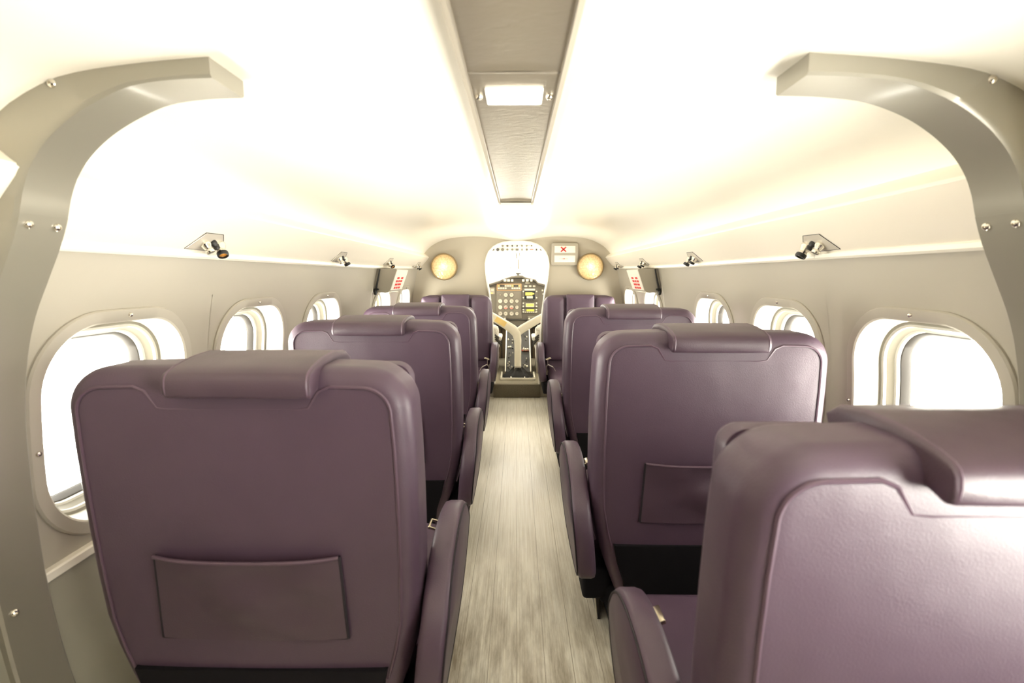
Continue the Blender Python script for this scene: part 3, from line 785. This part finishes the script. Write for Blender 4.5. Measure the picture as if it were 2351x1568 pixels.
R1.scale = (.965, 1, .978); R2.scale.z = R3.scale.z = 1.012     # backs sit a little lower or higher
for c in L1.children:
    if c.name.startswith('headrest_pillow'): c.location.x += .026

# ------------------------------------------------------------------ cockpit
# step block and raised cockpit floor
bm = BM(); rbox(bm, (0, 4.02, .058), (.40, .07, .116), .006, 2)
struct(obj('floor_step', bm, M['carpet']), 'brown carpeted step up into the cockpit', 'step')
bm = BM(); rbox(bm, (0, 4.95, .095), (1.62, 1.8, .04), 0)
struct(obj('floor_cockpit', bm, M['carpet'], smooth=False), 'dark cockpit floor beyond the step', 'floor')
# shell: side walls up to the windows, roof, nose
for sd, nm in ((-1, 'wall_cockpit_left'), (1, 'wall_cockpit_right')):
    bm = BM(); loft(bm, [[(sd * (.80 - .12 * max(0, y - 4.8)), y, z) for z in (.1, .5, 1.02)] for y in (4.06, 4.5, 5.0, 5.9)], closed=False)
    struct(obj(nm, bm, M['white']), 'white cockpit side wall, %s' % ('left' if sd < 0 else 'right'), 'wall')
bm = BM(); loft(bm, [[(x, y, 1.36 - .25 * (x / .8) ** 2 + .012) for x in [-.8 + 1.6 * i / 12 for i in range(13)]] for y in (4.02, 4.4, 4.8, 5.06)], closed=False)
struct(obj('ceiling_cockpit', bm, M['white']), 'white cockpit roof beyond the doorway', 'ceiling')
bm = BM(); loft(bm, [[(x, 5.9, z) for x in (-.7, 0, .7)] for z in (.1, .5, .80)], closed=False)
struct(obj('wall_nose', bm, M['panel'], smooth=False), 'grey firewall under the windshield', 'wall')
# windshield: centre post, side posts, two panes
wz = thing('window_%d' % (nwin + 1), 'two-pane windshield with a pale centre post', 'windshield', (0, 5.6, 1.05)); wz['kind'] = 'structure'
def rel(p): return Vector(p) - Vector((0, 5.6, 1.05))
bm = BM(); pA, pB = Vector((.012, 5.78, .93)), Vector((.012, 5.06, 1.345))
d = (pB - pA).normalized(); sN = d.cross(Vector((1, 0, 0)))
loft(bm, [[rel(p + Vector((sx * .016, 0, 0)) + sN * sy * .014) for sx, sy in ((-1, -1), (1, -1), (1, 1), (-1, 1))] for p in (pA, pB)], True, True, True); obj('centre_post', bm, M['cream'], wz, smooth=False)
for sd in (-1, 1):
    a, b, c, e = (.012 + sd * .016, 5.78, .93), (sd * .70, 5.55, .84), (sd * .62, 5.02, 1.22), (.012 + sd * .016, 5.06, 1.345)
    bm = BM(); bm.faces.new([bm.verts.new(rel(p)) for p in (a, b, c, e)]); obj('pane', bm, M['glass'], wz, smooth=False)
    bm = BM(); tube(bm, [rel(b), rel(c)], .022, 8); tube(bm, [rel(c), rel(e)], .02, 8); obj('side_post', bm, M['cream'], wz)

# instrument panel
YP = 5.20
ip = thing('instrument_panel', 'grey cockpit instrument panel with round gauges and radios', 'instrument panel', (0, YP, .75))
def ix(px): return (px - 1187.1) * .004735
def iz(py): return 1.0 - (py - 640) * .00474
def L3(x, y, z): return Vector((x, y - YP, z - .75))
top = [(-.62, .905), (-.36, .945), (ix(1121), iz(650)), (ix(1147), iz(642)), (ix(1156), iz(638)), (ix(1175), iz(632)), (ix(1199), iz(631)), (ix(1208), iz(635)), (ix(1229), iz(639)), (ix(1234), iz(646)), (ix(1258), iz(652)), (.40, .935), (.62, .905)]
bm = BM(); sec = [(x, z - .035) for x, z in top] + [(.62, .60), (.30, .52), (.10, .50), (-.10, .50), (-.30, .52), (-.62, .60)]
loft(bm, [[L3(x, YP, z) for x, z in sec], [L3(x, YP + .10, z) for x, z in sec]], True, True, True); obj('panel_board', bm, M['panel'], ip, smooth=False)
bm = BM(); loft(bm, [[L3(x, y, z + dz) for x, z in top] for y, dz in ((YP + .0, -.036), (YP - .05, -.030), (YP - .055, -.012), (YP - .03, 0), (YP + .3, .0), (YP + .55, -.09))], closed=False); obj('glareshield', bm, M['hood'], ip, angle=30)
bm = BM(); rbox(bm, L3((ix(1140) + ix(1198)) / 2, YP - .004, (iz(667) + iz(731)) / 2), (ix(1198) - ix(1140), .012, iz(667) - iz(731)), .003); sp = obj('gauge_board', bm, M['panel2'], ip)
def gauge(px, py, r, face, ring, needle, par, y0=YP - .008):
    c = L3(ix(px), y0, iz(py)); mt = axis_m(c, (0, -1, 0))
    bm = BM(); lathe(bm, [(r * 1.14, -.004), (r * 1.14, .005), (r, .008), (r * .93, .004)], mt, 20, cap=False); g = obj('gauge', bm, M[ring], par)
    bm = BM(); lathe(bm, [(r * .95, .003), (0, .003)], mt, 20, cap=False); f = obj('dial', bm, M[face], g)
    if needle is not None:
        bm = BM(); R = Matrix.Rotation(needle, 3, 'Y'); rbox(bm, c + Vector((0, -.0052, 0)) + R @ Vector((0, 0, r * .32)), (r * .08, .001, r * .80), 0, rot=R); lathe(bm, [(r * .17, .004), (0, .0065)], mt, 10); obj('needle', bm, M['dialdark'] if face != 'dialdark' else M['dial'], g)
        # scale arc
        bm = BM(); pts = [c + Vector((math.cos(a) * r * .72, -.0046, math.sin(a) * r * .72)) for a in [math.radians(-40 + 20 * k) for k in range(14)]]; tube(bm, pts, r * .03, 4); obj('scale', bm, M['dialdark'], g)
gx = [1148.8, 1161.4, 1174.7, 1186.8]; gy = [676, 690, 704, 718.5]
nd = [[None, 2.2, -1.0, None], [None, 2.0, 2.1, .4], [None, .9, 2.3, -1.0], [-.5, -2.0, .8, 1.6]]
for r_ in range(4):
    for c_ in range(4):
        sm = (r_ == 0 and c_ in (0, 3))
        if r_ == 0 and c_ == 3: continue
        gauge(gx[c_], gy[r_], .008 if sm else (.021 if c_ == 3 else .0245), 'dial', 'panel' if c_ else 'panel2', None if sm else nd[r_][c_], ip)
for px, py in ((1161.4, 706.5), (1174.7, 706.5)):
    bm = BM(); c = L3(ix(px), YP - .0125, iz(py)); rbox(bm, c, (.034, .001, .014), .003); obj('attitude_mark', bm, M['faint'], ip)
# annunciator
an = (ix(1141), ix(1197), iz(651), iz(666.5))
bm = BM(); rbox(bm, L3((an[0] + an[1]) / 2, YP - .006, (an[2] + an[3]) / 2), (an[1] - an[0], .014, an[2] - an[3]), .002); A = obj('annunciator', bm, M['orange'], ip)
bm = BM(); rbox(bm, L3((an[0] + an[1]) / 2, YP - .0125, (an[2] + an[3]) / 2), (an[1] - an[0] - .014, .003, an[2] - an[3] - .014), 0); obj('warning_field', bm, M['panel'], A)
for j in range(2):
    for i in range(10):
        if j == 1 and i in (4, 5): continue
        bm = BM(); x = an[0] + .022 + i * .0246; z = an[2] - .022 - j * .026
        rbox(bm, L3(x, YP - .0145, z), (.020, .002, .018), 0); obj('warning_light', bm, M['dial'] if (j == 1 or 3 <= i <= 5) else M['plac'] if i % 3 == 0 else M['dialdark'], A)
# row of buttons under the hood
for px, w in ((1160, 7), (1168, 7), (1176, 6), (1201, 6), (1210, 7), (1219, 6)):
    bm = BM(); rbox(bm, L3(ix(px), YP - .060, iz(643.5)), (w * .0042, .01, .026), .003); obj('button', bm, M['dial'], ip)
for px, py, w, h in ((1211, 649, 11, 3), (1207, 656.5, 7, 4), (1217, 656.5, 6, 4), (1226, 656.5, 6, 4), (1245, 666, 4, 4), (1250.5, 666, 4, 4), (1129, 672, 7, 3), (1131, 665, 7, 4), (1249, 674, 9, 2.5)):
    bm = BM(); rbox(bm, L3(ix(px), YP - .006, iz(py)), (w * .0044, .012, h * .0044), .003); obj('switch', bm, M['dial'] if py != 672 else M['plac'], ip)
bm = BM(); rbox(bm, L3(ix(1130), YP - .004, iz(667)), (.055, .008, .07), .002); obj('switch_plate', bm, M['signbox'], ip)
# radio stack
for (pa, pb, qa, qb, scr) in ((1199, 1234, 661, 689.5, 'nav'), (1199, 1234, 691.5, 705.5, 'com'), (1199, 1234, 707, 717, 'xpdr')):
    bm = BM(); cx, cz = (ix(pa) + ix(pb)) / 2, (iz(qa) + iz(qb)) / 2
    rbox(bm, L3(cx, YP - .008, cz), (ix(pb) - ix(pa), .02, iz(qa) - iz(qb)), .003); Rr = obj('radio', bm, M['hood'], ip)
    def pl(x0, x1, y0_, y1_, m, nm='display', d=.0195):
        bm = BM(); rbox(bm, L3((ix(x0) + ix(x1)) / 2, YP - d, (iz(y0_) + iz(y1_)) / 2), (ix(x1) - ix(x0), .003, iz(y0_) - iz(y1_)), 0); obj(nm, bm, M[m], Rr)
    if scr == 'nav':
        pl(1204, 1228, 662, 666, 'dial', 'label_strip'); pl(1204, 1228, 667.5, 686, 'screen'); pl(1206, 1222, 670, 677, 'yellow', d=.022); pl(1222, 1226, 671.5, 675, 'yellow', d=.022); pl(1209, 1223, 678.5, 684, 'dial', d=.022)
        for k in range(4): pl(1206 + k * 5.2, 1209.5 + k * 5.2, 687, 688.8, 'dialdark', 'key')
    elif scr == 'com':
        pl(1207, 1226, 695, 703.5, 'dial'); pl(1208, 1225, 696, 702, 'yellow', d=.022)
        for k in range(5): pl(1207 + k * 4, 1209.5 + k * 4, 692.5, 694, 'dialdark', 'key')
    else:
        pl(1209, 1226, 708.6, 713, 'lime')
        for k in range(7): pl(1201 + k * 4.4, 1204 + k * 4.4, 714.4, 716, 'dial', 'key')
    for px in (1201.5, 1231.5):
        for f in (.25, .75):
            bm = BM(); lathe(bm, [(.008, 0), (.008, .012), (.006, .014), (0, .014)], axis_m(L3(ix(px), YP - .017, iz(qa + (qb - qa) * f)), (0, -1, 0)), 12); obj('knob', bm, M['dial'], Rr)
bm = BM(); rbox(bm, L3(ix(1200), YP - .003, iz(733)), (.30, .02, .012), .002); obj('lower_lip', bm, M['dialdark'], ip)
# magnetic compass on the centre post
cp = thing('magnetic_compass', 'small white compass on the windshield post above the panel', 'compass', (ix(1190), YP - .02, iz(629) + .017))
bm = BM(); rbox(bm, (0, 0, .012), (.075, .06, .045), .014, 4); obj('compass_case', bm, M['white'], cp)
bm = BM(); rbox(bm, (0, .0, -.014), (.06, .05, .018), .004, 3); obj('compass_base', bm, M['dialdark'], cp)
bm = BM(); rbox(bm, (0, -.031, .010), (.03, .006, .024), .004, 3); obj('compass_card', bm, M['dial'], cp)
bm = BM(); rbox(bm, (.006, .004, .085), (.018, .02, .105), .004, 2); obj('compass_stalk', bm, M['hood'], cp)

# overhead panel
oh = thing('overhead_panel', 'pale overhead switch panel at the top of the cockpit doorway', 'switch panel', (0, 4.75, 1.26))
bm = BM(); loft(bm, [[(-x, y, z), (x, y, z), (x, y + .02, z + .05), (-x, y + .02, z + .05)] for x, y, z in ((.30, 0, 0), (.30, .0, .0))], True)
bm.free(); bm = BM(); rbox(bm, (0, .06, .035), (.62, .16, .085), .02, 3); obj('panel_body', bm, M['white'], oh)
rnd = random.Random(4)
for r_ in range(2):
    for i in range(11):
        x = -.235 + i * .047; z = .060 - r_ * .036
        if r_ == 0 and (i < 2 or i > 8): continue
        k = rnd.choice(['dialdark', 'inner', 'hood', 'panel', 'inner']); w = rnd.choice([.014, .02, .028])
        if (r_, i) == (1, 8): k = 'faint'; w = .035
        bm = BM()
        if rnd.random() < .4: lathe(bm, [(w * .55, 0), (w * .55, .014), (0, .016)], axis_m((x, -.018, z), (0, -1, 0)), 12)
        else: rbox(bm, (x, -.022, z), (w, .014, rnd.choice([.012, .02])), .003)
        obj('toggle', bm, M[k], oh)
bm = BM(); tube(bm, [(-.01, 0, 0), (-.005, .03, -.06)], .006, 8); obj('lever', bm, M['hood'], oh)
bm = BM(); tube(bm, [(.022, 0, 0), (.028, .03, -.04)], .005, 8); obj('lever', bm, M['hood'], oh)
# small sticker/mirror on the left windshield
mi = thing('standby_mirror', 'small pale mirror seen through the left windshield', 'mirror', (-.11, 5.35, 1.125))
bm = BM(); rbox(bm, (0, 0, 0), (.105, .008, .028), .004); obj('mirror_face', bm, M['bin'], mi)
bm = BM(); rbox(bm, (.035, -.006, 0), (.035, .006, .020), .004); obj('mirror_tab', bm, M['plac'], mi)
bm = BM(); tube(bm, [(0, .006, 0), (.0, .10, .09)], .006, 8); obj('mirror_stalk', bm, M['white'], mi)

# centre pedestal
pd = thing('centre_pedestal', 'dark grey sloping pedestal studded with small knobs behind the column', 'pedestal', (.01, 4.7, .115))
def pq(u, v, h=0):   # u across, v 0..1 up the slope
    y = -.32 + .66 * v; z = .03 + .37 * v; n = Vector((0, -.37, .66)).normalized()
    return Vector((u, y, z)) + n * h
bm = BM(); 
for w, h0, h1 in ((.116, -.30, 0),):
    loft(bm, [[pq(-w, 0, h0 * .05), pq(w, 0, h0 * .05), pq(w, 0, 0), pq(-w, 0, 0)], [pq(-w, .5, -.12), pq(w, .5, -.12), pq(w, .5, 0), pq(-w, .5, 0)], [pq(-w, 1, -.25), pq(w, 1, -.25), pq(w, 1, 0), pq(-w, 1, 0)]], True, True, True)
obj('pedestal_body', bm, M['pedestal'], pd, smooth=False)
for sd in (-1, 1):
    bm = BM(); loft(bm, [[pq(sd * .113, v, .0), pq(sd * .123, v, .0), pq(sd * .123, v, .008), pq(sd * .113, v, .008)] for v in (0, .5, 1)], True, True, True); obj('edge_moulding', bm, M['cream'], pd, smooth=False)
rnd = random.Random(9)
for i in range(34):
    sx = rnd.choice((-1, 1)); u = sx * rnd.uniform(.05, .10); v = rnd.uniform(.05, .80)
    bm = BM(); r = rnd.choice((.004, .005, .007, .009)); lathe(bm, [(r, 0), (r, .012), (r * .7, .015), (0, .015)], axis_m(pq(u, v), (0, -.37, .66)), 10)
    obj('knob', bm, M[rnd.choice(['dial', 'dial', 'dialdark', 'inner'])], pd)
bm = BM(); rbox(bm, pq(.072, .42, .005), (.07, .012, .010), .002); obj('red_strip', bm, M['red'], pd)
for u in (.055, .075, .095):
    bm = BM(); lathe(bm, [(.009, 0), (.009, .02), (0, .024)], axis_m(pq(u, .42, .008), (0, -.37, .66)), 10); obj('knob', bm, M['dial'], pd)

# control column (Y shaped)
cc = thing('control_column', 'cream Y-shaped control column rising in front of the pedestal', 'control column', (.008, 4.28, .125))
bm = BM(); Yc = 0
def colz(py): # height at the column's plane
    return 0
cz_ = [(.0, .0), (.02, .0), (.2, .0)]
st = [Vector((0, .0, .06)), Vector((0, .015, .18)), Vector((0, .03, .30)), Vector((-.002, .04, .37)), Vector((-.012, .045, .415))]
rings = []
def sec_at(p, d, w, t, n=14):
    d = d.normalized(); s = Vector((0, 1, 0)).cross(d).normalized(); f = d.cross(s)
    return [p + s * (w * math.copysign(abs(math.cos(a)) ** .55, math.cos(a))) + f * (t * math.copysign(abs(math.sin(a)) ** .55, math.sin(a))) for a in [2 * PI * k / n for k in range(n)]]
def sweep(pts, ws, ts):
    bm = BM(); R = []
    for i, p in enumerate(pts):
        a = pts[max(i - 1, 0)]; b = pts[min(i + 1, len(pts) - 1)]; R.append(sec_at(p, b - a, ws[i], ts[i]))
    loft(bm, R, True, True, True); return bm
obj('column_stem', sweep([Vector(p) for p in ((0, 0, .045), (0, .01, .16), (0, .02, .27), (-.001, .025, .33), (-.012, .028, .385), (-.045, .03, .425), (-.10, .03, .462), (-.17, .03, .505), (-.26, .03, .56))], [.031, .030, .030, .033, .040, .042, .039, .037, .035], [.024] * 9), M['cream'], cc)
obj('column_arm', sweep([Vector(p) for p in ((.0, .035, .40), (.05, .035, .437), (.12, .033, .478), (.19, .03, .52), (.28, .03, .572))], [.036, .037, .035, .033, .032], [.022] * 5), M['cream'], cc)
bm = BM(); d = Vector((-.09, 0, .055)).normalized(); R = Vector((1, 0, 0)).rotation_difference(-d).to_matrix(); rbox(bm, (-.155, .004, .497), (.105, .003, .048), 0, rot=R); obj('placard', bm, M['plac'], cc)
bm = BM(); rbox(bm, (0, -.002, .075), (.060, .052, .05), .008, 3); obj('column_collar', bm, M['signbox'], cc)
bm = BM()
rings = []
for k, (r, z) in enumerate(((.135, -.006), (.125, .012), (.10, .03), (.07, .045), (.05, .065), (.042, .085))):
    rings.append([((r + (.014 if i % 4 < 2 else -.008) * (1 if 0 < k < 5 else 0)) * math.cos(2 * PI * i / 24), (r * .75 + (.010 if i % 4 < 2 else -.008) * (1 if 0 < k < 5 else 0)) * math.sin(2 * PI * i / 24), z) for i in range(24)])
loft(bm, rings, True, True, False); obj('gaiter', bm, M['boot'], cc)
bm = BM()
for c_, s_ in (((0, -.125, .0), (.31, .016, .022)), ((-.148, 0, .004), (.014, .25, .03)), ((.148, 0, .004), (.014, .25, .03))): rbox(bm, c_, s_, .003, 2)
obj('base_frame', bm, M['cream'], cc)
for x in (-.06, .06):
    bm = BM(); lathe(bm, [(.006, 0), (.006, .004), (0, .006)], axis_m((x, -.112, .014), (0, -.5, 1)), 10); obj('bolt', bm, M['chrome'], cc)

# pilot seats with sheepskin covers
def pseat(sd):
    t = thing('pilot_seat', 'white sheepskin-covered pilot seat at the %s of the cockpit' % ('left' if sd < 0 else 'right'), 'pilot seat', (sd * .40, 4.42, .115), group='pilot seats')
    bm = BM(); v = rbox(bm, (0, 0, .30), (.46, .10, .34), .05, 5, rot=Matrix.Rotation(.08, 3, 'X'))
    for x in v: x.co += Vector((rnd.uniform(-.004, .004), rnd.uniform(-.004, .004), rnd.uniform(-.004, .004)))
    obj('seat_back', bm, M['fur'], t)
    bm = BM(); v = rbox(bm, (0, .24, .26), (.46, .44, .12), .04, 4); obj('seat_cushion', bm, M['fur'], t)
    bm = BM(); loft(bm, [[(-.215, ya, z), (.215, ya, z), (.215, .44, z), (-.215, .44, z)] for ya, z in ((.06, .0), (.0, .1), (.0, .22))], True, True, True); obj('seat_frame', bm, M['cream'], t, smooth=False)
    bm = BM(); rbox(bm, (-sd * .235, .10, .34), (.05, .28, .04), .015, 3); obj('armrest', bm, M['fur'], t)
    bm = BM()
    for k in range(5): tube(bm, [(-sd * (.20 + .01 * (k % 2)), -.05 - .004 * k, .34 + .01 * k), (-sd * (.235), -.03, .30 + .012 * k), (-sd * .25, .0, .27 + .02 * k)], .007, 6)
    obj('harness', bm, M['gasket'], t)
pseat(-1); pseat(1)
# footwells under the panel
for sd in (-1, 1):
    t = thing('rudder_footwell', 'dark brown footwell under the panel, %s of the pedestal' % ('left' if sd < 0 else 'right'), 'footwell', (sd * .32, 5.35, .115), group='footwells under the panel')
    bm = BM(); rbox(bm, (0, 0, .20), (.38, .04, .40), 0); obj('well_lining', bm, M['brown'], t, smooth=False)
    for i in range(5):
        bm = BM(); rbox(bm, (-.15 + i * .075, -.024, .20), (.014, .01, .40), 0); obj('stiffener', bm, M['dark'], t, smooth=False)
    bm = BM(); rbox(bm, (0, -.05, .36), (.38, .06, .05), .004, 2); obj('cross_beam', bm, M['dark'], t)
    bm = BM(); rbox(bm, (-sd * .04, -.12, .10), (.10, .02, .15), .008, 2, rot=Matrix.Rotation(-.3, 3, 'X')); obj('rudder_pedal', bm, M['panel2'], t)
# switch clusters at either side beneath the panel
for sd in (-1, 1):
    t = thing('trim_console', 'small knob cluster under the panel, %s side' % ('left' if sd < 0 else 'right'), 'console', (sd * .20, 5.16, .56), group='knob clusters under the panel')
    bm = BM(); rbox(bm, (0, 0, 0), (.17, .06, .08), .006, 2); obj('console_body', bm, M['panel'], t)
    for i in range(7):
        bm = BM(); lathe(bm, [(.009, 0), (.009, .014), (0, .016)], axis_m((-.07 + .0233 * i, -.03, .018 - .036 * (i % 2)), (0, -1, 0)), 10)
        obj('knob', bm, M['orangered'] if (sd > 0 and i == 5) else M[('dial', 'dialdark', 'plac')[i % 3]], t)

# ------------------------------------------------------------------ light
w = bpy.data.worlds.new('overcast_sky'); S.world = w; w.use_nodes = True
WN = w.node_tree.nodes; WL = w.node_tree.links; bg = WN['Background']
tc = WN.new('ShaderNodeTexCoord'); sx = WN.new('ShaderNodeSeparateXYZ'); rp = WN.new('ShaderNodeValToRGB')
mr = WN.new('ShaderNodeMapRange'); mr.inputs[1].default_value = -1; mr.inputs[2].default_value = 1
WL.new(tc.outputs['Generated'], sx.inputs[0]); WL.new(sx.outputs['Z'], mr.inputs[0]); WL.new(mr.outputs[0], rp.inputs[0]); WL.new(rp.outputs[0], bg.inputs[0])
GROUND, SKY = 4.6, 1.0          # ground brightened beyond the sky to light the ceiling, hazy sky above
e = rp.color_ramp.elements
e[0].position = .47; e[0].color = (GROUND, GROUND * .965, GROUND * .86, 1); e[1].position = .52; e[1].color = (SKY, SKY * .97, SKY * .90, 1)
bg.inputs[1].default_value = 11.0
def portal(name, loc, rot, sx, sy):
    l = bpy.data.lights.new(name, 'AREA'); l.shape = 'RECTANGLE'; l.size = sx; l.size_y = sy; l.cycles.is_portal = True
    o = bpy.data.objects.new(name, l); COL.objects.link(o); o.location = loc; o.rotation_euler = rot
for sd in (-1, 1):
    for c in WINC:
        if sd < 0 and c < 1: continue
        portal('window_daylight', (sd * (W(WCZ) + .116), c, WCZ), (0, sd * PI / 2, 0), .34, .31)
portal('added_hatch_daylight', (.90, -.13, .74), (0, PI / 2, 0), .60, .68)  # daylight through the added hatch
portal('cockpit_daylight', (0, 5.95, 1.1), (-PI / 2, 0, 0), 1.6, .7)
for sd in (-1, 1): portal('cockpit_daylight', (sd * .86, 5.0, 1.17), (0, sd * PI / 2, 0), .40, 1.9)

# ------------------------------------------------------------------ camera
cam = bpy.data.cameras.new('camera'); co = bpy.data.objects.new('camera', cam); COL.objects.link(co); S.camera = co
F = 1100.; cam.sensor_width = 36; cam.lens = 36 * F / 2351; cam.clip_start = .01
th = math.atan(148 / F); ya = math.atan(11.5 / F)
co.location = (0, 0, 1.02); co.rotation_euler = (PI / 2 - th, 0, ya)
cam.dof.use_dof = True; cam.dof.focus_distance = 1.9; cam.dof.aperture_fstop = 4.0
S.view_settings.view_transform = 'Standard'; S.view_settings.look = 'None'; S.view_settings.gamma = 1; S.view_settings.use_curve_mapping = False
S.view_settings.exposure = 0.0
S.cycles.max_bounces = 10; S.cycles.diffuse_bounces = 6; S.cycles.glossy_bounces = 4; S.cycles.transparent_max_bounces = 12
S.cycles.caustics_reflective = False; S.cycles.caustics_refractive = False
